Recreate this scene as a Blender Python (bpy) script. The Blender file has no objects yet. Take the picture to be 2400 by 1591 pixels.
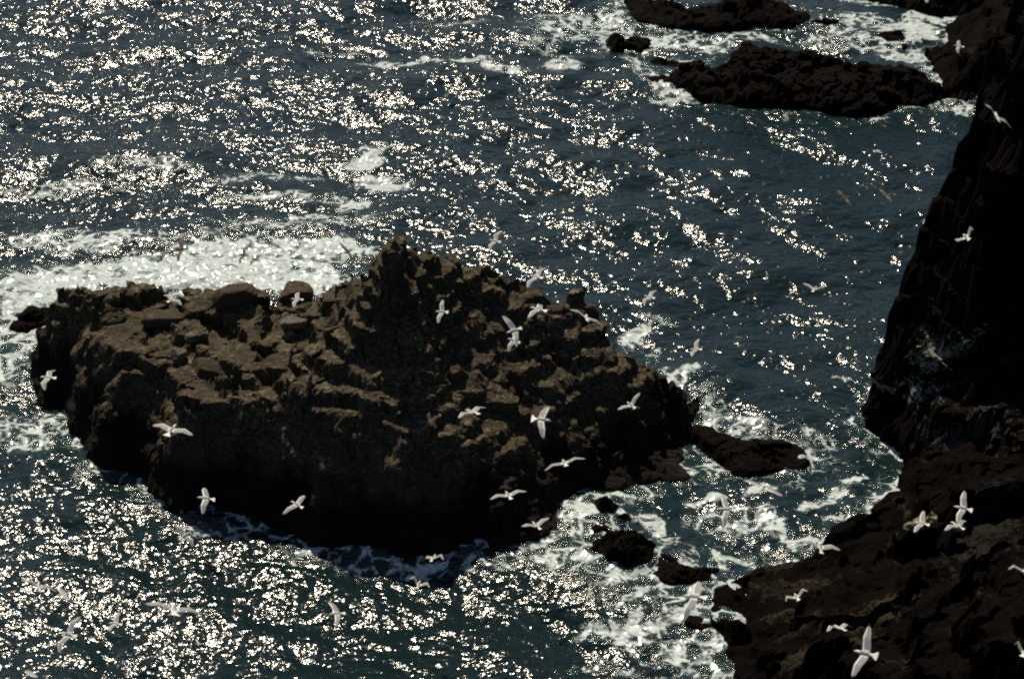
import bpy, math
import numpy as np
from mathutils import Vector

# ------------------------------------------------------------------ camera, sky, sun, exposure
SC = bpy.context.scene
CAM_H, PITCH, FPX, CX, CY = 55.0, math.radians(32.0), 4478.0, 1200.0, 795.5
cam_data = bpy.data.cameras.new("camera")
cam_data.sensor_width = 36.0
cam_data.lens = 36.0 * FPX / 2400.0
cam_data.clip_start = 0.5
cam_data.clip_end = 20000.0
cam_data.dof.use_dof = True
cam_data.dof.focus_distance = 100.0
cam_data.dof.aperture_fstop = 1.4
cam = bpy.data.objects.new("camera", cam_data)
cam.location = (0, 0, CAM_H)
cam.rotation_euler = (math.radians(90) - PITCH, 0, 0)
SC.collection.objects.link(cam)
SC.camera = cam

SUN_EL, SUN_AZ = math.radians(54.5), math.radians(-15.5)
world = bpy.data.worlds.new("World")
SC.world = world
world.use_nodes = True
wn = world.node_tree
wn.nodes.clear()
sky = wn.nodes.new("ShaderNodeTexSky")
sky.sky_type = 'NISHITA'
sky.sun_disc = False
sky.sun_elevation = SUN_EL
sky.sun_rotation = SUN_AZ
sky.air_density = 1.0
sky.dust_density = 0.8
bg = wn.nodes.new("ShaderNodeBackground")
bg.inputs["Strength"].default_value = 0.05
wo = wn.nodes.new("ShaderNodeOutputWorld")
wn.links.new(sky.outputs[0], bg.inputs[0])
wn.links.new(bg.outputs[0], wo.inputs[0])

sun_data = bpy.data.lights.new("sun", 'SUN')
sun_data.energy = 5.0
sun_data.angle = math.radians(0.5)
sun_data.color = (1.0, 0.89, 0.70)
sun = bpy.data.objects.new("sun", sun_data)
sd = Vector((math.sin(SUN_AZ) * math.cos(SUN_EL), math.cos(SUN_AZ) * math.cos(SUN_EL), math.sin(SUN_EL)))
sun.rotation_euler = sd.to_track_quat('Z', 'Y').to_euler()
sun.location = sd * 300
SC.collection.objects.link(sun)

SC.view_settings.view_transform = 'Standard'
SC.view_settings.look = 'None'
SC.view_settings.gamma = 1.0
SC.view_settings.exposure = 0.15
SC.cycles.max_bounces = 5
SC.cycles.use_denoising = False
SC.cycles.filter_width = 2.2

# ------------------------------------------------------------------ helpers
FW = np.array([0, math.cos(PITCH), -math.sin(PITCH)])
UP = np.array([0, math.sin(PITCH), math.cos(PITCH)])
RT = np.array([1.0, 0, 0])


def W(u, v, z=0.0):
    """the point at height z that the photograph shows at (u, v)"""
    r = FW + RT * (u - CX) / FPX - UP * (v - CY) / FPX
    return np.array([0, 0, CAM_H]) + r * ((z - CAM_H) / r[2])


def hash3(ix, iy, iz, seed):
    h = (ix.astype(np.int64) * 374761393 + iy.astype(np.int64) * 668265263 + iz.astype(np.int64) * 2147483647 * 3 + seed * 974711) & 0xffffffff
    h = ((h ^ (h >> 13)) * 1274126177) & 0xffffffff
    h = ((h ^ (h >> 16)) * 2246822519) & 0xffffffff
    return ((h ^ (h >> 15)) & 0xffffff) / float(0xffffff)


def vnoise(x, y, z, seed=0):
    """smooth value noise in -1..1"""
    x0, y0, z0 = np.floor(x), np.floor(y), np.floor(z)
    fx, fy, fz = x - x0, y - y0, z - z0
    fx, fy, fz = [f * f * f * (f * (f * 6 - 15) + 10) for f in (fx, fy, fz)]
    r = 0
    for dx in (0, 1):
        for dy in (0, 1):
            for dz in (0, 1):
                w = (fx if dx else 1 - fx) * (fy if dy else 1 - fy) * (fz if dz else 1 - fz)
                r = r + w * hash3(x0 + dx, y0 + dy, z0 + dz, seed)
    return r * 2 - 1


def fbm(x, y, z, octs, seed=0, gain=0.5):
    r, a, s = 0, 1.0, 0
    for i in range(octs):
        r = r + a * vnoise(x * 2 ** i + 13.1 * i, y * 2 ** i - 7.7 * i, z * 2 ** i + 3.3 * i, seed + i)
        s += a
        a *= gain
    return r / s


def cells(x, y, seed):
    """Worley cells: distance to the edge between cells, and a random number, plus a tilt, per cell"""
    ix, iy = np.floor(x), np.floor(y)
    d1 = np.full(x.shape, 9.0)
    d2 = np.full(x.shape, 9.0)
    rid = np.zeros(x.shape)
    cxx = np.zeros(x.shape)
    cyy = np.zeros(x.shape)
    for dx in (-1, 0, 1):
        for dy in (-1, 0, 1):
            jx, jy = ix + dx, iy + dy
            z = jx * 0
            px = jx + 0.1 + 0.8 * hash3(jx, jy, z, seed)
            py = jy + 0.1 + 0.8 * hash3(jx, jy, z, seed + 1)
            d = np.hypot(px - x, py - y)
            nearer = d < d1
            d2 = np.where(nearer, d1, np.minimum(d2, d))
            rid = np.where(nearer, hash3(jx, jy, z, seed + 2), rid)
            cxx = np.where(nearer, x - px, cxx)
            cyy = np.where(nearer, y - py, cyy)
            d1 = np.where(nearer, d, d1)
    return d2 - d1, rid, cxx, cyy


def sdf(px, py, poly):
    """signed distance to a closed polygon, positive inside"""
    d = np.full(px.shape, 1e9)
    inside = np.zeros(px.shape, bool)
    n = len(poly)
    for i in range(n):
        ax, ay = poly[i]
        bx, by = poly[(i + 1) % n]
        ex, ey = bx - ax, by - ay
        t = np.clip(((px - ax) * ex + (py - ay) * ey) / (ex * ex + ey * ey + 1e-12), 0, 1)
        d = np.minimum(d, np.hypot(px - ax - t * ex, py - ay - t * ey))
        if ay != by:
            c = ((ay > py) != (by > py)) & (px < (bx - ax) * (py - ay) / (by - ay) + ax)
            inside ^= c
    return np.where(inside, d, -d)


def spline_fit(pts):
    """height surface through scattered (x, y, z) points"""
    P = np.array(pts, float)
    n = len(P)
    d = np.hypot(P[:, None, 0] - P[None, :, 0], P[:, None, 1] - P[None, :, 1])
    A = np.zeros((n + 3, n + 3))
    A[:n, :n] = d + np.eye(n) * -0.15
    A[:n, n:] = np.c_[np.ones(n), P[:, :2]]
    A[n:, :n] = A[:n, n:].T
    c = np.linalg.solve(A, np.r_[P[:, 2], 0, 0, 0])

    def f(x, y):
        r = c[n] + c[n + 1] * x + c[n + 2] * y
        for i in range(n):
            r = r + c[i] * np.hypot(x - P[i, 0], y - P[i, 1])
        return r
    return f


def sstep(a, b, x):
    t = np.clip((x - a) / (b - a), 0, 1)
    return t * t * (3 - 2 * t)


def new_mesh(name, V, F, mat, smooth=True):
    me = bpy.data.meshes.new(name)
    V = np.asarray(V, np.float32)
    F = np.asarray(F, np.int32)
    me.vertices.add(len(V))
    me.vertices.foreach_set("co", V.ravel())
    k = F.shape[1]
    me.loops.add(F.size)
    me.loops.foreach_set("vertex_index", F.ravel())
    me.polygons.add(len(F))
    me.polygons.foreach_set("loop_start", np.arange(0, F.size, k, dtype=np.int32))
    me.polygons.foreach_set("loop_total", np.full(len(F), k, np.int32))
    me.polygons.foreach_set("use_smooth", np.full(len(F), smooth))
    me.update()
    me.validate()
    me.materials.append(mat)
    o = bpy.data.objects.new(name, me)
    SC.collection.objects.link(o)
    return o


def tag(o, label=None, cat=None, group=None, kind=None):
    if label:
        o["label"] = label
    if cat:
        o["category"] = cat
    if group:
        o["group"] = group
    if kind:
        o["kind"] = kind
    return o


# ------------------------------------------------------------------ materials
def mat_new(name):
    m = bpy.data.materials.new(name)
    m.use_nodes = True
    nt = m.node_tree
    nt.nodes.clear()
    out = nt.nodes.new("ShaderNodeOutputMaterial")
    b = nt.nodes.new("ShaderNodeBsdfPrincipled")
    nt.links.new(b.outputs[0], out.inputs[0])
    return m, nt, b


def nz(nt, vec, scale, detail=4, rough=0.55, sc=None):
    n = nt.nodes.new("ShaderNodeTexNoise")
    n.inputs["Scale"].default_value = scale
    n.inputs["Detail"].default_value = detail
    n.inputs["Roughness"].default_value = rough
    if sc:
        mp = nt.nodes.new("ShaderNodeMapping")
        mp.inputs["Scale"].default_value = sc
        nt.links.new(vec, mp.inputs[0])
        vec = mp.outputs[0]
    nt.links.new(vec, n.inputs["Vector"])
    return n.outputs[0]


def ramp(nt, fac, stops):
    r = nt.nodes.new("ShaderNodeValToRGB")
    el = r.color_ramp.elements
    while len(el) < len(stops):
        el.new(0.5)
    for e, (p, c) in zip(el, stops):
        e.position = p
        e.color = (*c, 1) if len(c) == 3 else c
    nt.links.new(fac, r.inputs[0])
    return r.outputs[0]


def mth(nt, op, a, b=None, clamp=False):
    n = nt.nodes.new("ShaderNodeMath")
    n.operation = op
    n.use_clamp = clamp
    for i, s in enumerate((a, b)):
        if s is None:
            continue
        if isinstance(s, (int, float)):
            n.inputs[i].default_value = s
        else:
            nt.links.new(s, n.inputs[i])
    return n.outputs[0]


def mix(nt, fac, a, b):
    n = nt.nodes.new("ShaderNodeMix")
    n.data_type = 'RGBA'
    for i, s in ((0, fac), (6, a), (7, b)):
        if isinstance(s, (int, float)):
            n.inputs[i].default_value = s
        elif isinstance(s, tuple):
            n.inputs[i].default_value = (*s, 1)
        else:
            nt.links.new(s, n.inputs[i])
    return n.outputs[2]


def rock_material(name, dark, mid, pale, tide=2.2, pale_amt=0.5, streak=None, spec=0.2, wet_shade_col=(0.014, 0.008, 0.0065), patches=()):
    """layered rock: black tide zone near the water, higher where shade is painted in, mottled lichen-covered stone above"""
    m, nt, b = mat_new(name)
    tc = nt.nodes.new("ShaderNodeTexCoord").outputs["Object"]
    sep = nt.nodes.new("ShaderNodeSeparateXYZ")
    nt.links.new(tc, sep.inputs[0])
    big = nz(nt, tc, 0.35, 5, 0.6)
    fine = nz(nt, tc, 3.2, 8, 0.7, (1, 1, 2.2))
    grit = nz(nt, tc, 14.0, 5, 0.7)
    c = ramp(nt, fine, [(0.36, dark), (0.50, mid), (0.64, pale)])
    c = mix(nt, ramp(nt, big, [(0.40, (0, 0, 0)), (0.62, (1, 1, 1))]), c, mid)
    c = mix(nt, mth(nt, 'MULTIPLY', ramp(nt, grit, [(0.50, (0, 0, 0)), (0.72, (1, 1, 1))]), pale_amt), c, pale)
    if streak:
        mp = nt.nodes.new("ShaderNodeMapping")
        mp.inputs["Rotation"].default_value = (0, math.radians(42), 0)
        nt.links.new(tc, mp.inputs[0])
        s = nz(nt, mp.outputs[0], 0.5, 6, 0.7, (0.35, 0.6, 3.0))
        c = mix(nt, ramp(nt, s, [(0.60, (0, 0, 0)), (0.70, (1, 1, 1))]), c, streak)
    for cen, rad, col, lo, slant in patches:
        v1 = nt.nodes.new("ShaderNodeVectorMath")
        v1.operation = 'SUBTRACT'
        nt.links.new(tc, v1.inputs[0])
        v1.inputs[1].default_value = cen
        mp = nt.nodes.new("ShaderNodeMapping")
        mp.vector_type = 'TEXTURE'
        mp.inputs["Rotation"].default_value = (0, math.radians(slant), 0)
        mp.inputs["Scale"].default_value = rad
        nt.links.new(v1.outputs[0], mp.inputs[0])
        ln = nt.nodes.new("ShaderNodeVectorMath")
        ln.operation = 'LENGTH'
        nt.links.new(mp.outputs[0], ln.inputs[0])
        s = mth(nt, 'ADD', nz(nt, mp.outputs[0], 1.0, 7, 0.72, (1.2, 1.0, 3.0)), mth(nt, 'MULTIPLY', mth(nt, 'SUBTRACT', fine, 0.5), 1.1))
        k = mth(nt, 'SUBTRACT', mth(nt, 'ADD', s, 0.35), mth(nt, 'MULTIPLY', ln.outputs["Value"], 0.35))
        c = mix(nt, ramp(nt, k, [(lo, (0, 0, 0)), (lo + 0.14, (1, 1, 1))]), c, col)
    h = mth(nt, 'ADD', sep.outputs[2], mth(nt, 'MULTIPLY', mth(nt, 'SUBTRACT', big, 0.5), 5.0))
    wet_shade = mth(nt, 'DIVIDE', mth(nt, 'SUBTRACT', tide, h), 1.2, clamp=True)
    c = mix(nt, wet_shade, c, wet_shade_col)
    nt.links.new(c, b.inputs["Base Color"])
    gl = mth(nt, 'MULTIPLY', mth(nt, 'MULTIPLY', ramp(nt, grit, [(0.64, (0, 0, 0)), (0.68, (1, 1, 1))]), wet_shade), 0.72)
    nt.links.new(mth(nt, 'SUBTRACT', 0.92, gl), b.inputs["Roughness"])
    nt.links.new(mth(nt, 'ADD', spec, mth(nt, 'MULTIPLY', gl, 0.5)), b.inputs["Specular IOR Level"])
    hb = mth(nt, 'ADD', mth(nt, 'MULTIPLY', fine, 1.0), mth(nt, 'MULTIPLY', grit, 0.35))
    bp = nt.nodes.new("ShaderNodeBump")
    bp.inputs["Strength"].default_value = 1.0
    bp.inputs["Distance"].default_value = 0.36
    nt.links.new(hb, bp.inputs["Height"])
    nt.links.new(bp.outputs[0], b.inputs["Normal"])
    return m




def wall(u, v, y):
    """the point of the picture (u, v) that stands y metres out from the camera"""
    r = FW + RT * (u - CX) / FPX - UP * (v - CY) / FPX
    return tuple(np.array([0, 0, CAM_H]) + r * (y / r[1]))


# sun and sky gleam on headland wall and shelf, painted in as pale patches
CLIFF_GLEAM = (
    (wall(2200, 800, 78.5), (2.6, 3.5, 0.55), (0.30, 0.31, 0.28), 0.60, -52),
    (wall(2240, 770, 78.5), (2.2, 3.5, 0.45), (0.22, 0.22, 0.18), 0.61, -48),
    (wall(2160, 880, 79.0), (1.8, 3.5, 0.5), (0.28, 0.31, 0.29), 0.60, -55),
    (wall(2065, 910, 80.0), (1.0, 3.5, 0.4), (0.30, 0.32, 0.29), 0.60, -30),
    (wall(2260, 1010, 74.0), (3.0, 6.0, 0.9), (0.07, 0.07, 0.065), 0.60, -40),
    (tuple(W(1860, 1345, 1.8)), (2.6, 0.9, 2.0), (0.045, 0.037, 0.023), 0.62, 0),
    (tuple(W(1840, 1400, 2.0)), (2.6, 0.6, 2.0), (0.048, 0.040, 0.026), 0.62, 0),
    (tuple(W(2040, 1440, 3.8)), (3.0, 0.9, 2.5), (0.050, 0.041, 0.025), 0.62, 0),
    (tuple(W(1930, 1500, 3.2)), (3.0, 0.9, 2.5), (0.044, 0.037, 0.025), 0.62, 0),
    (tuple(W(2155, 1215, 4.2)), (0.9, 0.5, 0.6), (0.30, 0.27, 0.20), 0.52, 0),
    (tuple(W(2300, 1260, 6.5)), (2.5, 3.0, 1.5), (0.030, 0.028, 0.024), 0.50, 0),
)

M_ISLAND = rock_material("island_rock", (0.020, 0.013, 0.009), (0.062, 0.047, 0.030), (0.28, 0.235, 0.15), 3.3, 0.8)  # tide black carried up the front face to paint in its shade
M_BOULDER = rock_material("boulder_rock", (0.03, 0.02, 0.014), (0.08, 0.06, 0.04), (0.16, 0.13, 0.09), -3, 0.3)
M_PALE = rock_material("pale_boulder_rock", (0.08, 0.065, 0.05), (0.16, 0.135, 0.105), (0.30, 0.26, 0.20), -3, 0.4)
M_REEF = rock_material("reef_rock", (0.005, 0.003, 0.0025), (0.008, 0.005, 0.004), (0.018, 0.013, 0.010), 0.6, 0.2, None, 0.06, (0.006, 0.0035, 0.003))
M_CLIFF = rock_material("cliff_rock", (0.004, 0.0025, 0.002), (0.0052, 0.0032, 0.0026), (0.011, 0.008, 0.0055), 1.0, 0.15, (0.05, 0.045, 0.034), 0.04, (0.006, 0.0035, 0.003), CLIFF_GLEAM)


def water_material():
    m, nt, b = mat_new("sea_water")
    tc = nt.nodes.new("ShaderNodeTexCoord").outputs["Object"]
    at = nt.nodes.new("ShaderNodeAttribute")
    at.attribute_name = "foam"
    fo = at.outputs["Fac"]
    n1 = nz(nt, tc, 0.9, 8, 0.65, (1, 1.5, 1))
    # lacy network: edges of warped cells
    wv = nt.nodes.new("ShaderNodeVectorMath")
    wv.operation = 'MULTIPLY_ADD'
    nn = nt.nodes.new("ShaderNodeTexNoise")
    nn.inputs["Scale"].default_value = 0.7
    nn.inputs["Detail"].default_value = 4
    nt.links.new(tc, nn.inputs["Vector"])
    nt.links.new(nn.outputs["Color"], wv.inputs[0])
    wv.inputs[1].default_value = (2.2, 2.2, 2.2)
    nt.links.new(tc, wv.inputs[2])
    vo = nt.nodes.new("ShaderNodeTexVoronoi")
    vo.feature = 'DISTANCE_TO_EDGE'
    vo.inputs["Scale"].default_value = 0.9
    nt.links.new(wv.outputs[0], vo.inputs["Vector"])
    lace = mth(nt, 'SUBTRACT', 1.0, mth(nt, 'MULTIPLY', vo.outputs["Distance"], 4.0), clamp=True)
    n2 = nz(nt, wv.outputs[0], 4.5, 7, 0.72, (0.7, 1.3, 1))
    f = mth(nt, 'ADD', mth(nt, 'MULTIPLY', fo, 1.25), mth(nt, 'MULTIPLY', mth(nt, 'SUBTRACT', n1, 0.5), 1.5))
    f = mth(nt, 'ADD', f, mth(nt, 'MULTIPLY', mth(nt, 'SUBTRACT', n2, 0.5), 1.5))
    f = mth(nt, 'ADD', f, mth(nt, 'MULTIPLY', mth(nt, 'SUBTRACT', lace, 0.5), 0.85))
    gate = mth(nt, 'MULTIPLY', fo, 6.0, clamp=True)
    mask = mth(nt, 'MULTIPLY', mth(nt, 'DIVIDE', mth(nt, 'SUBTRACT', f, 0.64), 0.32, clamp=True), gate)
    deep = mix(nt, mth(nt, 'MULTIPLY', fo, 0.8, clamp=True), (0.005, 0.013, 0.015), (0.014, 0.038, 0.040))
    foam_c = ramp(nt, n2, [(0.34, (0.20, 0.27, 0.28)), (0.62, (0.62, 0.68, 0.68))])
    nt.links.new(mix(nt, mask, deep, foam_c), b.inputs["Base Color"])
    ro = nt.nodes.new("ShaderNodeMapRange")
    nt.links.new(mask, ro.inputs[0])
    ro.inputs[3].default_value = 0.115
    ro.inputs[4].default_value = 0.55
    nt.links.new(ro.outputs[0], b.inputs["Roughness"])
    b.inputs["IOR"].default_value = 1.33
    nt.links.new(mth(nt, "MULTIPLY", mask, 0.8), b.inputs["Coat Weight"])
    b.inputs["Coat Roughness"].default_value = 0.14
    b.inputs["Coat IOR"].default_value = 1.33
    r1 = nz(nt, tc, 2.2, 2, 0.55, (0.75, 1.25, 1))
    r2 = nz(nt, tc, 7.0, 3, 0.6, (0.8, 1.2, 1))
    hh = mth(nt, 'ADD', r1, mth(nt, 'MULTIPLY', r2, 0.05))
    hh = mth(nt, 'ADD', hh, mth(nt, 'MULTIPLY', mask, 0.35))
    hh = mth(nt, 'ADD', hh, mth(nt, 'MULTIPLY', mth(nt, 'MULTIPLY', n2, fo), 0.5))
    bp = nt.nodes.new("ShaderNodeBump")
    bp.inputs["Strength"].default_value = 1.0
    bp.inputs["Distance"].default_value = 0.13
    nt.links.new(hh, bp.inputs["Height"])
    nt.links.new(bp.outputs[0], b.inputs["Normal"])
    return m


M_WATER = water_material()


def plain(name, col, rough=0.6):
    m, nt, b = mat_new(name)
    tc = nt.nodes.new("ShaderNodeTexCoord").outputs["Object"]
    n = nz(nt, tc, 30, 3)
    c = mix(nt, mth(nt, 'MULTIPLY', n, 0.5), col, tuple(x * 0.72 for x in col))
    nt.links.new(c, b.inputs["Base Color"])
    b.inputs["Roughness"].default_value = rough
    return m


# ------------------------------------------------------------------ rocks
FOOT = []      # footprints with the width and strength of the surf round them


def rock(name, foot, top, mat, run=1.6, step=0.14, seed=1, terrace=0.0, tstep=0.7, block=0.0, bsize=(2.2, 1.2),
         rough=0.35, rag=0.5, foam=(1.0, 0.8), dip=0.0, surf=None, lip=-0.25, power=0.55, facet=0.0, back_pts=None, front_pts=None):
    """a rock standing in the sea: steep flanks rising from its footprint to a bedded, broken top"""
    foot = np.array(foot)
    FOOT.append((foot, foam[0], foam[1]))
    x0, y0 = foot.min(0) - 0.8
    x1, y1 = foot.max(0) + 0.8
    nx, ny = int((x1 - x0) / step) + 2, int((y1 - y0) / step) + 2
    X, Y = np.meshgrid(x0 + np.arange(nx) * step, y0 + np.arange(ny) * step)
    Z0 = X * 0
    d = sdf(X, Y, foot)
    d = d + rag * fbm(X * 0.55, Y * 0.55, Z0, 4, seed) * np.clip(0.4 + d / 1.5, 0.25, 1)
    T = surf(X, Y) if surf else spline_fit(top)(X, Y)
    T = T + rough * fbm(X * 0.35, Y * 0.5, Z0, 4, seed + 20)
    if block:
        wx = X + 0.5 * vnoise(X * 0.8, Y * 0.8, Z0, seed + 5)
        wy = Y + 0.5 * vnoise(X * 0.8, Y * 0.8, Z0 + 9, seed + 6)
        e, rid, cx_, cy_ = cells(wx / bsize[0], wy / bsize[1], seed + 7)
        amt = block if not callable(block) else block(X, Y)
        T = T + amt * ((rid - 0.5) * 1.0 - 0.55 * (1 - sstep(0.0, 0.16, e)) + 0.35 * cy_ * (rid - 0.35))
        e, rid, cx_, cy_ = cells(wx / bsize[0] * 2.7, wy / bsize[1] * 2.3, seed + 11)
        e2, rid2, _, cy2 = cells(wx / bsize[0] * 5.5 + 3, wy / bsize[1] * 5.0, seed + 15)
        T = T + amt * 0.17 * ((rid2 - 0.5) + 0.5 * cy2 * (rid2 - 0.3))
        T = T + amt * 0.36 * ((rid - 0.5) - 0.4 * (1 - sstep(0.0, 0.2, e)) + 0.5 * cy_ * (rid - 0.3))
    if terrace:
        q = (T + dip * X) / tstep + 0.9 * fbm(X * 0.22, Y * 0.3, Z0, 3, seed + 31)
        fq = q - np.floor(q)
        Tt = (np.floor(q) + sstep(0.68, 0.95, fq)) - q
        T = T + (terrace(X, Y) if callable(terrace) else terrace) * tstep * Tt
    if back_pts is not None:
        db = np.min([np.hypot(X - a, Y - b) for a, b in back_pts], axis=0)
        df = np.min([np.hypot(X - a, Y - b) for a, b in front_pts], axis=0)
        run = 0.8 + (run - 0.8) * sstep(-1.5, 1.5, db - df)
    prof = np.clip(d / run, 0, 1)
    prof = prof ** power
    prof = np.where(d > 0, prof, 0)
    Zh = lip + np.clip(d * 2.5, -1.9, 0) + (np.maximum(T, 0.1) - lip) * prof
    ok = d > -0.7
    idx = -np.ones(X.shape, np.int64)
    use = ok
    idx[use] = np.arange(use.sum())
    V = np.c_[X[use], Y[use], Zh[use]]
    q = use[:-1, :-1] & use[1:, :-1] & use[:-1, 1:] & use[1:, 1:]
    F = np.c_[idx[:-1, :-1][q], idx[:-1, 1:][q], idx[1:, 1:][q], idx[1:, :-1][q]]
    # push the surface in and out along its normals so the flanks get ledges and overhangs
    gy, gx = np.gradient(Zh, step)
    N = np.c_[-gx[use], -gy[use], np.ones(use.sum())]
    N /= np.linalg.norm(N, axis=1)[:, None]
    x, y, z = V.T
    zz = z + dip * x
    k = 0.55 * fbm(x * 0.7, y * 0.7, zz * 1.5, 4, seed + 40) + 0.30 * np.abs(fbm(x * 1.9, y * 1.9, zz * 3.6, 3, seed + 50))
    steep = 1 - N[:, 2]
    V = V + N * (k * rough * (0.35 + 1.5 * steep))[:, None]
    if facet:
        ex, ez = vnoise(x * 2.3, y * 2.3, z * 2.3, seed + 60), vnoise(x * 2.3 + 7, y * 2.3, z * 2.3, seed + 61)
        V[:, 0] += facet * 0.12 * ex
        V[:, 2] += facet * 0.10 * ez
    c = np.array([foot[:, 0].mean(), foot[:, 1].mean(), 0.0])
    o = new_mesh(name, V, F, mat, False)
    return o


def pix(*a):
    return [W(u, v, 0)[:2] for u, v in a]


def back(crest, off=1.2):
    """footprint points behind a row of crest points"""
    return [(W(u, v, z)[0], W(u, v, z)[1] + off) for u, v, z in crest]


def pts(*a):
    return [tuple(W(u, v, z)) for u, v, z in a]


# the island
crest = [(1634, 905, 2.2), (1612, 893, 2.8), (1570, 868, 3.5), (1535, 850, 4.2), (1500, 822, 4.8), (1462, 800, 5.5), (1440, 750, 6.3), (1424, 722, 6.8),
         (1370, 680, 7.5), (1310, 664, 8.0), (1250, 645, 8.6), (1180, 625, 9.1), (1120, 612, 9.6), (1020, 598, 10.2), (1005, 565, 11.2), (960, 555, 11.8),
         (922, 545, 12.3), (880, 580, 11.2), (835, 628, 9.6), (808, 672, 8.2), (785, 703, 6.8), (752, 697, 6.4), (700, 676, 6.4), (662, 698, 6.2),
         (640, 712, 5.6), (600, 698, 6.0), (540, 680, 6.0), (480, 684, 6.0), (400, 696, 5.6), (335, 702, 5.4), (283, 664, 5.9), (240, 672, 5.6),
         (190, 676, 5.2), (140, 706, 4.4), (112, 740, 3.6), (85, 800, 2.5)]
front = pix((70, 862), (84, 908), (102, 938), (155, 938), (166, 960), (152, 1012), (204, 1046), (214, 1094), (290, 1112), (338, 1130), (362, 1172), (392, 1206),
            (480, 1208), (568, 1213), (660, 1233), (728, 1272), (800, 1276), (872, 1284), (955, 1314), (1030, 1305), (1126, 1288), (1177, 1304),
            (1270, 1280), (1309, 1253), (1330, 1207), (1360, 1162), (1440, 1153), (1500, 1136), (1615, 1118), (1588, 1085), (1606, 1030), (1619, 975), (1640, 925))
isl_foot = front + back(crest, 1.3)
isl_top = [(x, y, z - 0.75 * float(sstep(-4.5, -3.0, np.float64(x))) * float(sstep(-1, 2, np.float64(z - 2)))) for x, y, z in pts(*crest)] + pts(
    (150, 780, 4.2), (215, 880, 4.3), (215, 760, 4.9), (300, 790, 5.0), (330, 920, 4.6), (390, 900, 5.0), (470, 800, 5.5), (560, 900, 5.6), (480, 965, 5.2), (620, 965, 5.8),
    (400, 1010, 4.2), (700, 820, 6.2), (850, 720, 8.3), (1000, 720, 8.6), (1150, 760, 7.4), (1300, 800, 5.7), (900, 850, 7.2), (1050, 880, 6.3),
    (1200, 930, 4.6), (1400, 930, 3.5), (800, 990, 6.0), (950, 1010, 5.7), (1100, 1090, 4.0), (1300, 1060, 2.7), (1500, 1020, 2.2), (1560, 950, 2.4),
    (1400, 850, 4.7), (1240, 1160, 2.3), (860, 640, 9.8), (918, 575, 12.4), (922, 558, 12.9), (980, 620, 10.0), (700, 1000, 5.6))
X_SPLIT = W(760, 800, 6)[0]
island = rock("rock_island", isl_foot, isl_top, M_ISLAND, run=2.2, step=0.085, seed=3, terrace=lambda X, Y: 0.95 - 0.25 * sstep(X_SPLIT + 2, X_SPLIT + 7, X), tstep=0.72,
              block=lambda X, Y: 0.85 - 0.1 * sstep(X_SPLIT - 2, X_SPLIT + 3, X), bsize=(2.5, 1.4), rough=0.5, rag=0.8, foam=(0.6, 0.6), facet=1.0, power=0.72, back_pts=back(crest, 1.3), front_pts=front)
tag(island, "big craggy rock island with sunlit brown ledges, a peak and dark steep faces", "rock island")
# smaller rocks in the sea: footprint from the waterline, flat-topped or pointed
def sea_rock(name, near, crest, mat, label, cat="sea rock", group=None, inner=(), off=0.8, zs=0.55, **k):
    crest = [(u, v, z * zs) for u, v, z in crest]
    inner = [(u, v, z * zs) for u, v, z in inner]
    foot = pix(*near) + back(crest, off)
    zm = max(c[2] for c in crest)
    low = [(*W(u, v, 0)[:2], 0.6 * zm + 0.15) for u, v in near]
    k.setdefault('lip', 0.15)
    k.setdefault('block', 0.4)
    k.setdefault('bsize', (1.3, 0.8))
    k.setdefault('facet', 1.0)
    o = rock(name, foot, pts(*crest, *inner) + low, mat, **k)
    return tag(o, label, cat, group)


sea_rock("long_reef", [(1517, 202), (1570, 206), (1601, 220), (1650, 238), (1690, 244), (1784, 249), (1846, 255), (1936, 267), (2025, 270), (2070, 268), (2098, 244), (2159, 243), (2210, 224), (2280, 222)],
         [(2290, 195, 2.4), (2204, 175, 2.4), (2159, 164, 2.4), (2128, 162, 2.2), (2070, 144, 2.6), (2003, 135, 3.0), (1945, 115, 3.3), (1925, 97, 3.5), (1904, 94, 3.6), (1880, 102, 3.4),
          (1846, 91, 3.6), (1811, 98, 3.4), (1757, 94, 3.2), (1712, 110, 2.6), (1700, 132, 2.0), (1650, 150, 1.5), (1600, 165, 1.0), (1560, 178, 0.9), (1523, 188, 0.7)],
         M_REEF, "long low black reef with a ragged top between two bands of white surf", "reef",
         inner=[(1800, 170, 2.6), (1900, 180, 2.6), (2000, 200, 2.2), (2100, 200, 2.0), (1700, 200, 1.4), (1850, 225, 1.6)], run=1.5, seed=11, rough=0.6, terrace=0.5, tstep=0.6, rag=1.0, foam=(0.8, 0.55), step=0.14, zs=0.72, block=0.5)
sea_rock("low_rock", [(1524, 155), (1545, 166), (1596, 170), (1640, 172)], [(1655, 150, 0.9), (1625, 143, 1.2), (1596, 146, 1.0), (1547, 136, 1.3), (1530, 144, 0.8)],
         M_REEF, "low black rock in white surf at the left tip of the long reef", run=0.7, seed=12, rag=0.35, foam=(0.7, 0.6), step=0.12)
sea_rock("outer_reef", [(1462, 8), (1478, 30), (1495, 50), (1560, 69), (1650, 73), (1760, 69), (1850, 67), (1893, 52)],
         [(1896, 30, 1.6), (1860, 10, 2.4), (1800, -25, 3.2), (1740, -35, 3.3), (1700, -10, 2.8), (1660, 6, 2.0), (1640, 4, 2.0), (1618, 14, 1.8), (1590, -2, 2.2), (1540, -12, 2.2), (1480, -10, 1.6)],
         M_REEF, "black rounded reef cut by the top border of the picture", "reef", inner=[(1550, 35, 1.6), (1750, 20, 2.6)], run=1.6, seed=13, rough=0.5, rag=0.8, foam=(0.9, 0.6), step=0.16)
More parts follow.
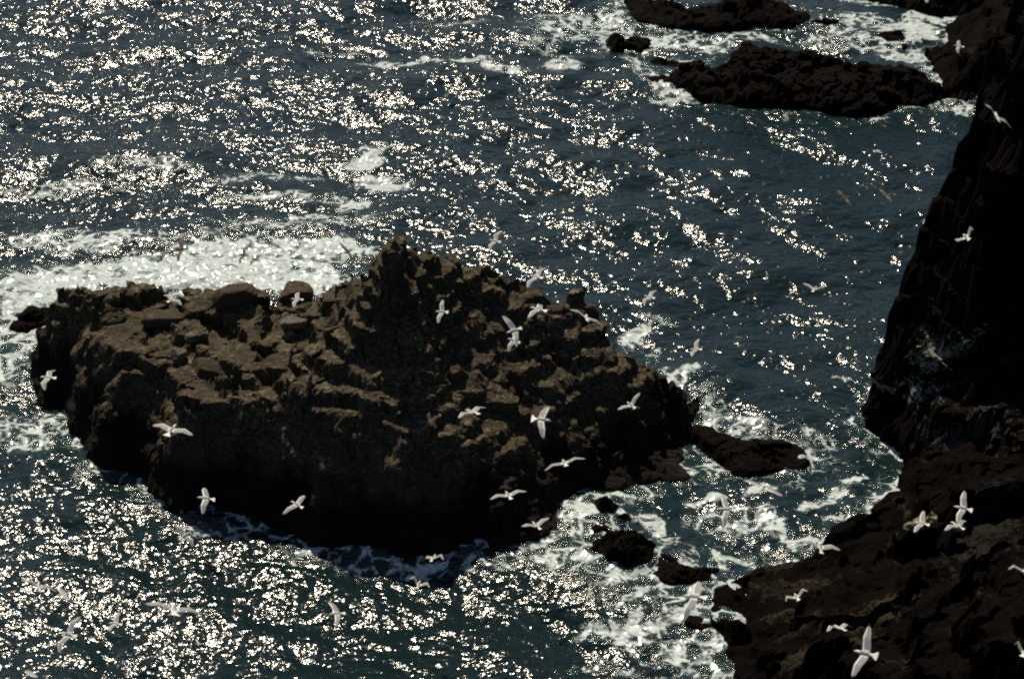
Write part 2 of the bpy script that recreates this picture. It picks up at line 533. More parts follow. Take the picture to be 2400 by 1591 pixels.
sea_rock("pointed_rock", [(1902, 60), (1930, 70), (1975, 69)], [(1976, 62, 0.6), (1960, 46, 1.4), (1932, 37, 1.9), (1912, 52, 0.9)],
         M_REEF, "small pointed black rock right beside the rounded reef at the top", run=0.8, seed=14, rag=0.12, off=0.6, foam=(0.7, 0.7), step=0.1)
sea_rock("wedge_rock", [(2057, 98), (2080, 101), (2118, 96)], [(2121, 90, 0.5), (2100, 80, 1.0), (2075, 73, 1.5), (2061, 76, 1.3)],
         M_REEF, "small black wedge-shaped rock alone in the white surf above the long reef", run=0.5, seed=15, rag=0.1, off=0.6, foam=(0.9, 0.8), step=0.1)
sea_rock("small_rock", [(2112, 118), (2122, 120)], [(2130, 108, 0.6), (2122, 104, 0.7), (2114, 112, 0.4)],
         M_REEF, "tiny dark rock just right of and below the wedge-shaped rock in the surf", run=0.4, seed=16, rag=0.12, off=0.35, foam=(0.3, 0.5), step=0.07)
sea_rock("awash_rock", [(1428, 96), (1440, 112), (1458, 108)], [(1464, 90, 0.8), (1450, 76, 1.1), (1436, 80, 0.9)],
         M_REEF, "small dark rock in surf left of the strait between the two reefs", run=0.7, seed=17, rag=0.3, off=0.5, foam=(0.9, 0.7), step=0.09)
sea_rock("shallow_rock", [(1470, 104), (1500, 113), (1520, 106)], [(1518, 94, 0.5), (1495, 88, 0.7), (1475, 94, 0.5)],
         M_REEF, "flat dark rock in the surf strait between the two reefs", run=0.8, seed=18, rag=0.3, off=0.5, foam=(0.6, 0.6), step=0.1)
sea_rock("flat_sea_rock", [(1628, 1020), (1650, 1040), (1680, 1062), (1706, 1080), (1722, 1103), (1760, 1112), (1830, 1108), (1870, 1100), (1884, 1088)],
         [(1886, 1072, 0.5), (1862, 1050, 1.1), (1840, 1042, 1.3), (1800, 1040, 1.4), (1750, 1036, 1.4), (1700, 1020, 1.2), (1660, 1011, 0.9), (1630, 1012, 0.5)],
         M_REEF, "flat dark wedge of rock in the channel right of the island's tip", inner=[(1780, 1070, 1.1)], zs=0.45, run=0.9, seed=19, rag=0.6, rough=0.3, foam=(0.9, 0.75), step=0.09, terrace=0.5, tstep=0.4)
sea_rock("round_rock", [(1386, 1210), (1404, 1224), (1438, 1222), (1455, 1204)], [(1454, 1184, 0.9), (1432, 1168, 1.3), (1406, 1166, 1.3), (1388, 1182, 0.8)],
         M_REEF, "small round dark rock in foam under the island's lower right shore", run=0.5, seed=20, rag=0.08, zs=0.8, off=0.5, foam=(1.0, 0.9), step=0.07)
sea_rock("washed_rock", [(1372, 1246), (1392, 1262), (1430, 1260), (1476, 1240), (1482, 1215)], [(1482, 1206, 0.6), (1466, 1200, 0.8), (1436, 1222, 0.5), (1400, 1226, 0.5), (1378, 1234, 0.3)],
         M_REEF, "low washed rock between the small round rock and the big boulder in the foam", run=0.6, seed=21, rag=0.15, zs=0.8, off=0.4, foam=(0.8, 0.55), step=0.08)
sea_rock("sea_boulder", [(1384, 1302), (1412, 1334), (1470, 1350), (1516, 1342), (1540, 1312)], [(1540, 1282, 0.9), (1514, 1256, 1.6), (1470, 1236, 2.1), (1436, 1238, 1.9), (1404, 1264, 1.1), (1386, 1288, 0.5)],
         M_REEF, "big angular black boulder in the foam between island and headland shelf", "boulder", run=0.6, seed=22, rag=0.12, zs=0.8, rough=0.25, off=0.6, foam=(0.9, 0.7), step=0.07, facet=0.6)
sea_rock("ridge_rock", [(1500, 1350), (1530, 1372), (1580, 1378), (1640, 1372), (1682, 1362)], [(1682, 1338, 0.5), (1655, 1325, 0.9), (1620, 1318, 1.1), (1580, 1308, 0.9), (1545, 1302, 0.6), (1532, 1300, 0.5), (1510, 1335, 0.3)],
         M_REEF, "low dark rock ridge reaching from the big boulder to the headland shelf", run=0.6, seed=23, rag=0.15, zs=0.8, rough=0.3, off=0.5, foam=(0.9, 0.7), step=0.08)
sea_rock("left_awash_rock", [(28, 765), (60, 776), (110, 765), (128, 742)], [(126, 722, 0.9), (90, 720, 1.0), (50, 730, 0.9), (30, 748, 0.5)],
         M_REEF, "low rock washed by surf off the far left end of the island", run=0.9, seed=24, rag=0.5, off=0.6, foam=(1.6, 0.9), step=0.1)
sea_rock("shelf_spur_rock", [(1612, 1462), (1640, 1474), (1684, 1470), (1720, 1480)], [(1720, 1462, 0.9), (1690, 1458, 0.7), (1650, 1456, 0.5), (1620, 1458, 0.3)],
         M_REEF, "thin dark rock spur in the foam at the tip of the headland shelf", run=0.4, seed=25, rag=0.08, off=0.4, foam=(0.9, 0.7), step=0.08)

# far shore beyond the long reef
far_foot = pix((2300, 224), (2240, 226), (2205, 200), (2192, 172), (2206, 150), (2226, 118), (2222, 98), (2216, 80), (2226, 62), (2262, 44), (2290, 40)) + [(W(2290, 40)[0] + 4, W(2290, 40)[1] + 5), (60, 155), (75, 150), (75, 112), (45, 112)]
far_top = pts((2216, 96, 1.2), (2230, 70, 1.8), (2262, 40, 1.8), (2230, 130, 2.2), (2210, 170, 1.4), (2300, 160, 4.0), (2300, 90, 4.0), (2400, 60, 6.5), (2400, 160, 7.5), (2300, 210, 3.0)) + [(60, 150, 9), (72, 125, 12), (50, 114, 9)]
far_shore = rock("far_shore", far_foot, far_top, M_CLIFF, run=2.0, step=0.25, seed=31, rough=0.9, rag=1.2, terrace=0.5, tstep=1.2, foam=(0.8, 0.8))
tag(far_shore, "dark rocky shore at the upper right corner behind the long reef", "rocky shore")
sea_rock("shore_block", [(2176, 128), (2186, 150), (2198, 166), (2230, 172), (2250, 160)], [(2250, 138, 2.2), (2232, 108, 3.4), (2215, 102, 3.3), (2190, 108, 2.6), (2172, 112, 2.2)],
         M_REEF, "square dark block in the surf at the left foot of the far shore", "boulder", run=0.6, seed=32, rag=0.2, rough=0.3, off=0.6, foam=(0.9, 0.8), step=0.1, power=0.35, zs=0.4)
top_foot = pix((2035, 2), (2080, 12), (2140, 27), (2190, 40), (2230, 40), (2300, 32)) + [(62, 150), (58, 165), (30, 165), (25, 150)]
top_rock = rock("far_reef", top_foot, pts((2100, 0, 1.2), (2190, 22, 1.3), (2300, 0, 4), (2400, -20, 7)) + [(40, 155, 2.5), (55, 160, 7), (30, 160, 1.5)], M_REEF, run=1.6, step=0.25, seed=33, rough=0.7, rag=0.9, foam=(0.8, 0.7))
tag(top_rock, "dark reef along the top border right of the white surf channel", "reef")

# the headland: low shelf in front, tall wall behind it
hl_front = pix((1742, 1600), (1722, 1560), (1702, 1530), (1678, 1492), (1650, 1462), (1664, 1440), (1670, 1404), (1664, 1374), (1735, 1366), (1780, 1346), (1890, 1322), (1940, 1292),
               (1985, 1262), (2028, 1232), (2062, 1202), (2102, 1170), (2118, 1130), (2122, 1098), (2112, 1050), (2082, 1022), (2038, 990))

hx, hy = W(2030, 955, 0)[:2]
hl_foot = hl_front + [(hx, hy + 0.2), (hx + 1.0, hy + 1.4), (hx + 3.4, hy + 2.6), (24, 88), (34, 96), (60, 104), (90, 100), (90, 30), (30, 40), (14, 50), (11, 55)]
HL_SHELF = pts((1735, 1378, 1.2), (1680, 1400, 1.2), (1690, 1445, 1.2), (1655, 1440, 0.9), (1720, 1480, 1.0), (1900, 1345, 1.8), (2000, 1310, 2.4), (1800, 1440, 1.6), (1950, 1410, 3.0), (2100, 1250, 3.0), (1850, 1560, 2.6), (1780, 1500, 1.2),
               (2000, 1520, 4.5), (2150, 1400, 5.0), (2150, 1120, 2.0), (2130, 1040, 2.5), (2060, 970, 2.6), (2200, 1200, 4.0), (2200, 1560, 7.5), (2320, 1480, 9.0), (2350, 1300, 8.5), (2300, 1150, 6.5), (2250, 1060, 6.0), (2450, 1400, 12.0), (2600, 1600, 18.0)) + [(14, 52, 2.5), (20, 48, 6)]
HL_WALL = [wall(u + (48 if v < 600 else 22 if v < 700 else 8), v, 80.6) for u, v in ((2046, 930), (2056, 885), (2104, 872), (2090, 830), (2072, 765), (2068, 720), (2086, 660), (2116, 618), (2166, 556), (2194, 492), (2228, 450), (2241, 390),
                                        (2258, 340), (2276, 292), (2306, 275), (2310, 235), (2322, 150), (2345, 60), (2360, -60))]
HL_WALL += [wall(*a) for a in ((2130, 900, 78.6), (2160, 760, 79), (2230, 660, 79), (2290, 480, 79), (2345, 330, 79), (2400, 150, 79), (2400, 600, 76.5), (2280, 850, 76), (2400, 900, 74), (2460, -100, 79), (2600, 100, 79), (2600, 600, 75), (2600, 1000, 70))]
HL_WALL += [(27, 86, 24), (32, 90, 30), (50, 96, 34), (80, 80, 38), (60, 60, 26), (80, 40, 30)]
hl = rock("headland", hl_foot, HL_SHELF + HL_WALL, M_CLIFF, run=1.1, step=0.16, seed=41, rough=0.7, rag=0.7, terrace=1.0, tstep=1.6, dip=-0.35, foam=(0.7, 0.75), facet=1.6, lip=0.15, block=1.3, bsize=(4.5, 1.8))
tag(hl, "tall black headland wall with a low rock shelf filling the right side", "headland")


bpy.context.view_layer.update()


# loose boulders lying on the island
def boulder(name, u, v, z, sx, sy, sz, mat, label, seed, rz=0.0, tilt=0.0):
    n = 28
    th = np.linspace(0, math.pi, n)
    ph = np.linspace(0, 2 * math.pi, 2 * n, endpoint=False)
    T, Pp = np.meshgrid(th, ph, indexing='ij')
    x, y, z_ = np.sin(T) * np.cos(Pp), np.sin(T) * np.sin(Pp), np.cos(T)
    rng = np.random.default_rng(seed)
    D = rng.normal(size=(7, 3))
    D /= np.linalg.norm(D, axis=1)[:, None]
    D = np.r_[D, [[0, 0, 1], [0, 0.2, -1], [0.1, -1, 0.1]]]
    D /= np.linalg.norm(D, axis=1)[:, None]
    hgt = 0.62 + 0.36 * rng.random(len(D))
    dt = np.tensordot(np.stack([x, y, z_], -1), D.T, 1)
    r = np.minimum(np.where(dt > 0.05, hgt / np.maximum(dt, 0.05), 9).min(-1), 1.25)
    r = r * (1 + 0.07 * fbm(x * 3, y * 3, z_ * 3, 3, seed))
    V = np.c_[(x * r * sx).ravel(), (y * r * sy).ravel(), (z_ * r * sz).ravel()]
    m = 2 * n
    F = [(i * m + j, (i + 1) * m + j, (i + 1) * m + (j + 1) % m, i * m + (j + 1) % m) for i in range(n - 1) for j in range(m)]
    o = new_mesh(name, V, F, mat, False)
    r = FW + RT * (u - CX) / FPX - UP * (v - CY) / FPX
    hit, c, nn, fi = island.ray_cast(Vector((0, 0, CAM_H)), Vector(r).normalized())
    if not hit:
        c = Vector(W(u, v, z))
    o.location = c + Vector((0, 0.3, sz * 0.55))
    o.rotation_euler = (tilt, 0.0, rz)
    return tag(o, label, "boulder")


boulder("dark_boulder", 547, 716, 6.5, 1.0, 0.8, 0.62, M_BOULDER, "rounded dark boulder standing out on the back skyline of the island's left half", 71, 0.2)
boulder("pale_boulder", 417, 850, 5.75, 0.36, 0.34, 0.42, M_PALE, "small pale triangular boulder on the island's left ledges", 72, 0.6, 0.3)
boulder("pale_slab", 458, 800, 5.9, 0.5, 0.42, 0.3, M_PALE, "pale flat stone lying above and right of the small triangular boulder", 73, 0.3)
boulder("round_boulder", 688, 772, 6.7, 0.55, 0.45, 0.36, M_PALE, "rounded pale boulder in the saddle left of the island's peak", 74, 0.1)
boulder("square_boulder", 382, 765, 5.9, 0.95, 0.6, 0.5, M_BOULDER, "square dark block on the island's left top, left of the dark boulder", 75, 0.15)
boulder("wedged_boulder", 490, 885, 5.9, 0.9, 0.6, 0.5, M_BOULDER, "dark block wedged in the ledges below the pale flat stone", 76, -0.2)
boulder("skyline_boulder", 690, 706, 6.6, 0.75, 0.7, 0.5, M_BOULDER, "brown block on the skyline between the dark boulder and the peak", 77, 0.1)

# ------------------------------------------------------------------ the sea
def make_sea():
    n, L = 900, 102.0
    dx = L / n
    rng = np.random.default_rng(7)
    kx = np.fft.fftfreq(n, dx) * 2 * math.pi
    KX, KY = np.meshgrid(kx, kx)
    K = np.hypot(KX, KY)
    K[0, 0] = 1
    ca = (KX * 0.18 + KY * 0.98) / K
    S = np.exp(-1.0 / (K * 2.2) ** 2) / K ** 4 * (0.30 + 0.70 * ca ** 2) * np.exp(-(K / 22.0) ** 2)
    S[0, 0] = 0
    ph = (rng.normal(size=(n, n)) + 1j * rng.normal(size=(n, n)))
    A = np.sqrt(S) * ph
    h = np.real(np.fft.ifft2(A))
    sx, sy = np.real(np.fft.ifft2(A * 1j * KX)), np.real(np.fft.ifft2(A * 1j * KY))
    sl = math.sqrt((sx ** 2 + sy ** 2).mean())
    g = 0.195 / sl
    h *= g
    Dx = np.real(np.fft.ifft2(A * -1j * KX / K)) * g
    Dy = np.real(np.fft.ifft2(A * -1j * KY / K)) * g
    core = np.arange(n) * dx
    ext = np.cumsum(0.3 * 1.35 ** np.arange(30))
    xs = np.r_[(-50.0 - ext)[::-1], -50.0 + core, -50.0 + core[-1] + ext]
    ys = np.r_[(51.0 - ext)[::-1], 51.0 + core, 51.0 + core[-1] + ext]
    X, Y = np.meshgrid(xs, ys)
    Z = np.zeros_like(X)
    e = len(ext)
    sl_ = slice(e, e + n)
    bx = np.minimum(core, core[-1] - core) / 4.0
    fade = np.clip(np.minimum(bx[None, :], bx[:, None]), 0, 1)
    Xc, Yc = X[sl_, sl_].copy(), Y[sl_, sl_].copy()
    # sheltered and gusty patches
    gust = 1.0 + 0.28 * fbm(Xc * 0.05, Yc * 0.09, Xc * 0, 3, 5)
    # ---- foam: surf round every rock plus drifting patches
    wx = Xc + 1.3 * fbm(Xc * 0.5, Yc * 0.5, Xc * 0, 4, 90)
    wy = Yc + 1.3 * fbm(Xc * 0.5, Yc * 0.5, Xc * 0 + 5, 4, 95)
    foam = np.zeros_like(Xc)
    for foot, wd, st in FOOT:
        pad = wd * 5 + 3
        m = (Xc > foot[:, 0].min() - pad) & (Xc < foot[:, 0].max() + pad) & (Yc > foot[:, 1].min() - pad) & (Yc < foot[:, 1].max() + pad)
        d = -sdf(wx[m], wy[m], foot)
        foam[m] = np.maximum(foam[m], st * np.exp(-np.maximum(d + 0.3, 0) / wd / 1.3))
    for u, v, ru, rv, st, rot in FOAM:
        c = W(u, v, 0)
        D = math.hypot(c[1], CAM_H)
        rx = ru * D / FPX
        ry = rv * D / FPX / (CAM_H / D)
        a = math.radians(rot)
        px, py = wx - c[0], wy - c[1]
        qx, qy = px * math.cos(a) + py * math.sin(a), -px * math.sin(a) + py * math.cos(a)
        r = np.sqrt((qx / rx) ** 2 + (qy / ry) ** 2)
        foam = np.maximum(foam, st * (1 - sstep(0.55, 1.25, r)))
    X[sl_, sl_] += Dx * 1.1 * fade * gust
    Y[sl_, sl_] += Dy * 1.1 * fade * gust
    Z[sl_, sl_] = h * fade * gust + 0.22 * fade * foam * fbm(Xc * 1.4, Yc * 1.6, Xc * 0, 4, 120)
    ny, nx = X.shape
    idx = np.arange(nx * ny).reshape(ny, nx)
    F = np.c_[idx[:-1, :-1].ravel(), idx[:-1, 1:].ravel(), idx[1:, 1:].ravel(), idx[1:, :-1].ravel()]
    o = new_mesh("sea", np.c_[X.ravel(), Y.ravel(), Z.ravel()], F, M_WATER, True)
    fa = np.zeros_like(X)
    fa[sl_, sl_] = foam * fade
    at = o.data.attributes.new("foam", 'FLOAT', 'POINT')
    at.data.foreach_set("value", fa.ravel().astype(np.float32))
    return tag(o, kind="structure")


# (u, v, half width, half height in photo pixels, strength, turn)
FOAM = [
    (430, 640, 420, 46, 1.1, 0), (640, 590, 250, 46, 1.0, 0), (120, 690, 170, 60, 1.1, 5), (30, 800, 60, 120, 0.75, 0), (720, 650, 120, 50, 1.0, 0),
    (60, 1010, 110, 55, 0.6, 0), (330, 560, 260, 22, 0.55, 3), (860, 375, 60, 28, 1.0, 10), (700, 470, 200, 14, 0.6, 0), (150, 430, 160, 16, 0.6, 4), (180, 560, 200, 20, 0.65, 3), (905, 430, 80, 18, 1.0, -8), (840, 480, 60, 16, 0.9, 0),
    (620, 420, 150, 12, 0.5, 0), (330, 390, 130, 14, 0.6, 0), (700, 520, 260, 16, 0.5, 2), (1000, 150, 190, 7, 0.75, 2), (1190, 165, 70, 8, 0.75, -28), (1060, 50, 120, 9, 0.45, 0),
    (760, 120, 100, 7, 0.45, 0), (1340, 60, 125, 40, 0.62, 5), (1310, 158, 45, 20, 0.7, 0), (1250, 105, 80, 16, 0.5, 0), (1440, 60, 50, 50, 0.7, 0), (1560, 92, 110, 22, 0.72, -3),
    (1660, 110, 60, 24, 0.7, 0), (1560, 205, 55, 24, 0.85, 0), (1610, 235, 90, 10, 0.75, -8), (1500, 160, 35, 40, 0.6, 0), (1740, 92, 120, 10, 0.6, 0), (2000, 62, 110, 22, 0.66, 0), (1980, 100, 110, 20, 0.55, -5),
    (2130, 76, 80, 26, 0.95, 10), (2080, 118, 90, 14, 0.7, -8), (2130, 142, 60, 14, 0.85, 0), (2190, 45, 90, 10, 0.9, 8), (2080, 20, 90, 8, 0.6, -14), (2000, 5, 60, 7, 0.6, -14),
    (2240, 245, 60, 20, 0.5, -20), (2100, 255, 40, 8, 0.6, 10), (1480, 785, 26, 46, 0.85, -25), (1530, 745, 60, 12, 0.42, -10), (1590, 885, 45, 20, 0.85, -10), (1640, 960, 60, 40, 0.5, -30),
    (1540, 840, 30, 20, 0.6, 0), (1700, 1000, 120, 22, 0.52, -12), (1900, 1020, 90, 30, 0.45, -20), (1870, 1070, 40, 22, 0.6, 0), (1660, 1100, 50, 40, 0.55, -30), (1420, 1170, 75, 24, 0.8, 0),
    (1500, 1160, 70, 22, 0.62, 10), (1545, 1232, 45, 24, 0.85, -10), (1350, 1210, 30, 50, 0.75, 0), (1660, 1170, 50, 12, 0.95, 0), (1770, 1166, 36, 11, 0.95, 15), (2010, 1128, 40, 14, 1.0, 10),
    (1985, 1155, 32, 14, 1.0, 40), (1930, 1180, 60, 14, 1.0, 5), (2000, 1216, 42, 9, 0.85, 5), (1800, 1245, 190, 34, 0.62, -8), (1720, 1215, 110, 12, 0.5, 0), (1860, 1265, 100, 16, 0.7, -20), (1720, 1322, 60, 24, 0.92, 0),
    (1560, 1275, 60, 16, 0.5, -20), (2110, 1080, 14, 46, 0.92, 0), (2060, 1040, 40, 12, 0.4, -20), (1340, 1300, 90, 40, 0.6, 0), (1280, 1300, 60, 20, 0.55, 20), (1560, 1400, 120, 22, 0.6, 0), (1480, 1470, 120, 34, 0.75, 0),
    (1620, 1440, 60, 40, 0.65, 0), (1640, 1520, 80, 30, 0.6, -15), (1560, 1500, 130, 22, 0.55, 0), (1500, 1560, 200, 20, 0.4, 0), (1690, 1560, 40, 20, 0.7, 0),
    (560, 1245, 160, 12, 0.45, -3), (760, 1300, 120, 12, 0.45, -5), (260, 1125, 110, 14, 0.5, -20), (900, 1320, 160, 14, 0.5, 0), (1120, 1320, 120, 18, 0.5, 0), (180, 960, 60, 24, 0.8, 0),
]
sea = make_sea()
bpy.context.view_layer.update()

# ------------------------------------------------------------------ gulls
M_WHITE = plain("gull_white", (0.72, 0.72, 0.70), 0.7)
M_GREY = plain("gull_grey", (0.21, 0.22, 0.235), 0.7)
M_SHADE = plain("gull_shade", (0.085, 0.070, 0.055), 0.8)  # shade on the darker gulls, put into their plumage colour
M_BLACK = plain("gull_black", (0.02, 0.02, 0.02), 0.7)
M_BILL = plain("gull_bill", (0.65, 0.42, 0.06), 0.5)


def gull_mesh(a, b, c, fan, dark):
    """one gull as a single surface: body rings, wings grown from its flanks (a inner lift, b outer lift, c sweep)"""
    a, b, c = [math.radians(q) for q in (a, b, c)]
    rings = [(.285, .004, .005, -.012), (.262, .009, .011, -.005), (.238, .016, .018, .004), (.215, .032, .034, .010), (.180, .037, .038, .013), (.145, .035, .036, .010),
             (.11, .046, .048, .002), (.075, .060, .060, -.003), (.035, .067, .065, -.006), (-.005, .067, .062, -.006), (-.045, .062, .056, -.004), (-.085, .053, .046, -.001),
             (-.125, .042, .034, .002), (-.165, .034, .020, .004), (-.20, .036 + .01 * fan, .010, .004), (-.25, .045 + .035 * fan, .006, .002), (-.30, .055 + .07 * fan, .004, 0.0), (-.315, .045 + .06 * fan, .002, 0.0)]
    V, F, Mi = [], [], []
    n = 12
    for y, w, h, zc in rings:
        for k in range(n):
            t = math.radians(15 + 30 * k)
            V.append((w * math.cos(t), y, zc + h * math.sin(t)))
    i0, i1 = 7, 11
    for i in range(len(rings) - 1):
        for k in range(n):
            k2 = (k + 1) % n
            if i0 <= i < i1 and k in (11, 5):
                continue
            F.append((i * n + k, i * n + k2, (i + 1) * n + k2, (i + 1) * n + k))
            eye = i == 4 and k in (0, 4)
            Mi.append(3 if i < 2 else 2 if eye else (1 if (6 <= i <= 11 and k in (1, 2, 3)) else 0))
    F.append(tuple(range(n - 1, -1, -1)))
    Mi.append(3)
    e = (len(rings) - 1) * n
    F.append(tuple(e + k for k in range(n)))
    Mi.append(0)
    secs = [(.03, .205, .018), (.09, .200, .016), (.17, .195, .013), (.25, .190, .011), (.30, .182, .010), (.36, .170, .009), (.44, .148, .007), (.52, .115, .006), (.59, .072, .004), (.635, .030, .003), (.65, .010, .002)]
    shape = (0.0, 0.16, 0.45, 0.75, 1.0)
    camber = (0.15, 1.0, 0.9, 0.45, 0.1)
    for s in (1, -1):
        ku, kl = (0, 11) if s > 0 else (5, 6)
        loop = [(i0 + j) * n + ku for j in range(5)] + [(i0 + j) * n + kl for j in range(4, -1, -1)]
        prev = loop
        for q, (sp, ch, th) in enumerate(secs):
            si, so = min(sp, .30), max(sp - .30, 0)
            px = .062 + si * math.cos(a) + so * math.cos(b) * math.cos(c)
            pz = .0 + si * math.sin(a) + so * math.sin(b) * math.cos(c)
            ly = .078 + .055 * (si / .30) ** 1.3 - so * math.sin(c) - .02 * (so / .35) ** 2
            cur = []
            for j in range(5):
                cur.append(len(V))
                V.append((s * px, ly - ch * shape[j], pz + th * camber[j]))
            for j in range(4, -1, -1):
                cur.append(len(V))
                V.append((s * px, ly - ch * shape[j], pz - th * 0.35 * camber[j]))
            for j in range(10):
                j2 = (j + 1) % 10
                f = (prev[j], prev[j2], cur[j2], cur[j])
                F.append(f if s < 0 else f[::-1])
                if sp > .60:
                    Mi.append(2)
                else:
                    Mi.append(1 if (j < 4 and j > 0 and sp > .03) else 0)
            prev = cur
        F.append(tuple(prev) if s < 0 else tuple(prev[::-1]))
        Mi.append(2)
    me = bpy.data.meshes.new("gull")
    me.from_pydata(V, [], F)
    for m in ((M_SHADE, M_SHADE, M_BLACK, M_BLACK) if dark else (M_WHITE, M_GREY, M_BLACK, M_BILL)):
        me.materials.append(m)
    me.polygons.foreach_set("material_index", Mi)
    me.polygons.foreach_set("use_smooth", [True] * len(F))
    me.update()
    return me


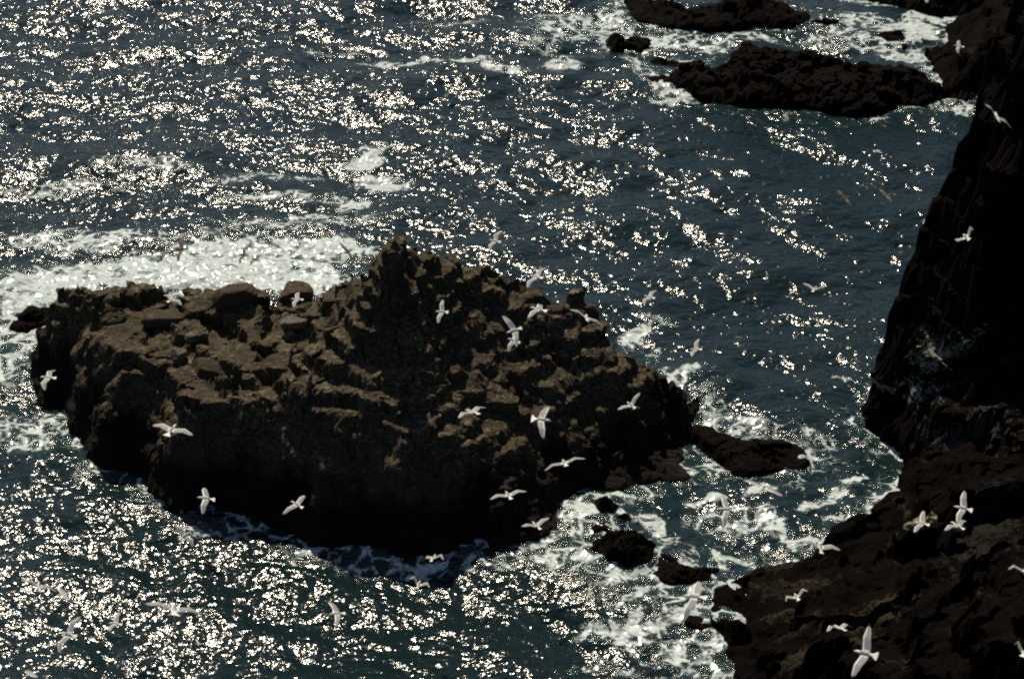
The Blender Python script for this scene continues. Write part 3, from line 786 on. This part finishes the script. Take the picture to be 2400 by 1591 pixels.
# x, y, z, yaw, pitch, roll, inner wing lift, outer wing lift, sweep, tail spread, label
GULLS = [
    (-9.87, 45.62, 23.41, 339, 3, 1, 7, -16, 9, 1.2, "white gull with fanned tail gliding over the dark left foot of the rock island"),
    (-10.06, 50.4, 17.36, 96, 14, -5, 2, -23, 9, 0.8, "white gull with raised wings just above the waterline left of the island's dark front face"),
    (-8.15, 57.92, 11.47, 57, 8, -2, 4, -20, -3, 0.4, "bright white gull with arched wings low before the middle of the island's dark face"),
    (-13.48, 62.55, 6.39, 311, 11, 24, 10, -10, 31, 0.4, "greyish gull over glitter just below the left end of the island's dark face"),
    (-7.62, 33.34, 27, 15, -12, 22, 8, -13, 7, 1.2, "gull seen edge-on with wide tail over the glitter near the lower left"),
    (-12.96, 42.75, 18.14, 64, -6, -22, 10, -9, 29, 0.4, "large grey-white gull with steeply banked wings over the sea in the bottom left corner"),
    (-15.64, 49.27, 14.61, 20, 1, 37, 10, -13, 14, 0.4, "pale gull with long straight wings, nearest the left border of the lower sea"),
    (-18.49, 61.25, 4.35, 119, 4, 11, 11, -11, 23, 0.4, "small pale gull close to the right wingtip of the straight-winged gull at lower left"),
    (-16.04, 59.35, 4.39, 81, -1, 3, 19, 4, 17, 0.4, "small pale gull between the edge-on gull and the steeply banked gull at lower left"),
    (-18.78, 56.36, 4.38, 126, 0, 23, 11, -10, 22, 0.4, "white gull at the very bottom edge of the lower left sea"),
    (-6.02, 50.59, 12.3, 106, 7, -2, 11, -9, -11, 0.4, "pale gull over the bright glitter below the middle of the island"),
    (-3.32, 63.67, 4.34, 340, -6, -21, 11, -41, 46, 0.4, "gull with drooping arched wings at the waterline below the island's lowest point"),
    (-3.87, 61.85, 4.38, 350, -5, 21, 39, 4, 56, 0.4, "faint gull over the glitter just below the arched-wing gull at the island's foot"),
    (-3.14, 72.68, 11.03, 80, -3, -21, 12, -7, 10, 0.8, "small white gull with vertical wings over the brown slope below the island's peak"),
    (0.05, 56.42, 20.1, 109, -10, -27, 13, -3, -9, 0.4, "grey gull with one wing raised before the lit ledge on the island's right shoulder"),
    (0.06, 70.99, 10.59, 73, 11, -15, 4, -20, 18, 0.4, "dim gull directly under the one-wing-raised gull on the island's right shoulder"),
    (0.87, 60.47, 19.91, 56, -10, -10, 7, -14, 21, 0.4, "large white gull crossing the skyline of the island's right shoulder"),
    (0.85, 53.89, 22.5, 71, 2, 10, 4, -22, -4, 1.3, "bright white gull with fanned tail before the dark hollow right of the island's lit ledge"),
    (2.41, 52.67, 22.92, 3, -11, 30, 9, -12, 28, 0.4, "thin gull seen edge-on with straight wings beside the island's upper right edge"),
    (-1.24, 48.75, 21.91, 52, -9, 12, 9, -14, 20, 0.4, "white gull with outstretched wings over the middle of the island's dark right slope"),
    (0.88, 46.4, 23.22, 263, -4, 11, 4, -20, -6, 1.8, "large white gull with round fanned tail in the middle of the island's dark right half"),
    (5.19, 69.33, 8.31, 35, 0, -19, 25, 13, 7, 0.4, "gull with one dark raised wing over the right end of the island's dark slope"),
    (1.57, 46.58, 21.54, 10, -18, -11, 6, -16, 24, 0.4, "thin gull seen edge-on with long arched wings before the island's dark lower right face"),
    (-0.13, 51.97, 16.33, 20, -9, 0, 10, -11, 18, 0.4, "white gull with long level wings before the island's dark face above its lower right shore"),
    (0.93, 59.09, 9.58, 35, 0, 7, 19, 3, 7, 0.4, "white gull with V-shaped wings at the lower right corner of the island's dark face"),
    (6.41, 76.88, 9.3, 57, -6, -6, 9, -11, 33, 0.4, "white gull over dark water just right of the island's upper right edge"),
    (14.74, 80.18, 7.79, 331, -2, -8, 26, 17, 10, 0.4, "white gull with shallow V wings over the open dark water in the right half"),
    (8.38, 73.77, 8.37, 69, -13, -9, 18, 4, 21, 0.4, "faint grey gull over sparkling water right of the island's stepped right edge"),
    (16.06, 77.41, 4.39, 5, -6, 15, 6, -23, 17, 0.4, "white gull with flat wings over dark water left of the headland's low point"),
    (7.6, 46.57, 20.62, 147, 10, -3, 9, -12, 18, 0.7, "white gull with straight diagonal wings above a foam patch below the flat sea rock"),
    (6.77, 48.42, 18.4, 88, 5, -11, 2, -22, 1, 0.4, "grey-backed gull with vertical wings over lacy foam left of the headland shelf"),
    (9.63, 47.2, 17.87, 1, 2, 16, 15, -3, 21, 0.4, "grey gull skimming the shore where the lacy foam meets the headland shelf"),
    (14.98, 55.77, 12.21, 65, -6, -3, 16, -1, 3, 0.4, "small white gull before the pale ledge at the foot of the headland wall"),
    (14.05, 47.76, 18.95, 71, 2, -14, 14, -3, 7, 0.8, "grey-winged gull with one wing pointing straight up before the headland wall"),
    (15.61, 53.4, 13.95, 43, 0, 11, 11, -18, 7, 0.4, "white gull half under the upright-winged gull before the headland wall"),
    (8.19, 33.77, 25.31, 62, -6, -27, 15, 0, 2, 1.0, "largest gull, grey-backed with long upright wings, over the dark shelf at bottom right"),
    (10.78, 48.36, 13.59, 38, -16, 18, 16, -26, 25, 0.4, "small white gull just left of the largest gull at bottom right"),
    (10.22, 53.31, 10.8, 7, -16, -22, 28, -12, 69, 0.4, "tiny white gull with swept wings over the lit slabs of the headland shelf"),
    (14.27, 41.58, 21.43, 350, -20, 2, 20, -19, 57, 0.4, "gull with a thin pale wing half cut by the right border of the picture"),
    (14.15, 40.13, 19.74, 329, -17, 0, 47, -8, 86, 0.4, "white gull in the lower right corner cut by the right border"),
    (4.19, 34.12, 26.71, 66, -13, -11, -6, -27, -6, 0.4, "large grey gull with steep wings over churned foam left of the headland shelf's tip"),
    (14.16, 61.8, 30.42, 90, 2, -15, 12, -8, 9, 0.4, "gull wing hanging into view at the top border over the far shore"),
    (25.89, 102.93, 10.71, 78, 4, -13, 6, -16, 22, 0.4, "bright white gull before the dark far shore behind the long reef"),
    (14.78, 53.01, 29.88, 3, 5, 42, 14, -6, 23, 0.4, "grey gull with long crooked wings before the headland's top edge"),
    (-13.99, 70.5, 15.44, 84, -6, -24, 11, -7, 13, 0.4, "dark gull with vertical wings over white surf behind the island's left end"),
    (-14.46, 89.53, 4.39, 81, 2, -14, 10, -11, 15, 0.4, "shade-dark silhouetted gull over the surf midway between the island's left end and its peak"),
    (-13.72, 89.05, 4.39, 68, 3, 1, 12, -9, 23, 0.4, "shade-dark silhouetted gull with bent wings, right of two over surf left of the peak"),
    (-8.51, 86.19, 6.47, 136, 2, -30, 9, -11, 15, 0.4, "thin silhouetted gull just left of the island's peak"),
    (-15.62, 75.54, 9.97, 317, 2, 1, 11, -19, 18, 0.4, "thin-winged gull over the island's flat left top, left of the dark boulder"),
    (-10, 76.2, 9.58, 85, 0, -1, 9, -13, 15, 0.4, "pale gull over the low saddle of the island between dark boulder and peak"),
    (-16.17, 55.7, 18.63, 84, -1, -2, 1, -23, 32, 0.4, "white gull over the left tip of the island where it meets the surf"),
    (-0.79, 75.37, 13.13, 64, -4, -19, 11, -8, 27, 0.4, "faint gull over the glitter right behind the island's peak"),
    (18.86, 96.08, 4.39, 125, -1, -23, 12, -13, 18, 0.4, "dark gull with long wings low over the water below the long reef"),
    (21.25, 96.45, 4.38, 116, -2, -10, 11, -13, 18, 0.4, "dark gull, right one of the pair over the water below the long reef"),
    (21.64, 101.92, 4.42, 58, -0, 18, 12, -8, 22, 0.4, "tiny white gull just below the long reef, above the pair of dark birds"),
    (14.89, 54.91, 24.65, 7, -12, -40, 27, -4, 99, 0.4, "small white gull before the dark upper wall of the headland"),
]
for i, (x, y, z, yaw, pit, rol, wa, wb, wc, fan, label) in enumerate(GULLS):
    o = bpy.data.objects.new("gull", gull_mesh(wa, wb, wc, fan, 'dark gull' in label or 'silhouetted' in label))
    SC.collection.objects.link(o)
    o.rotation_mode = 'YXZ'
    o.rotation_euler = (math.radians(pit), math.radians(rol), math.radians(yaw))
    o.location = (x, y, z)
    sm = o.modifiers.new("smooth", 'SUBSURF')
    sm.levels = sm.render_levels = 1
    tag(o, label, "gull", "gulls flying over the cove")
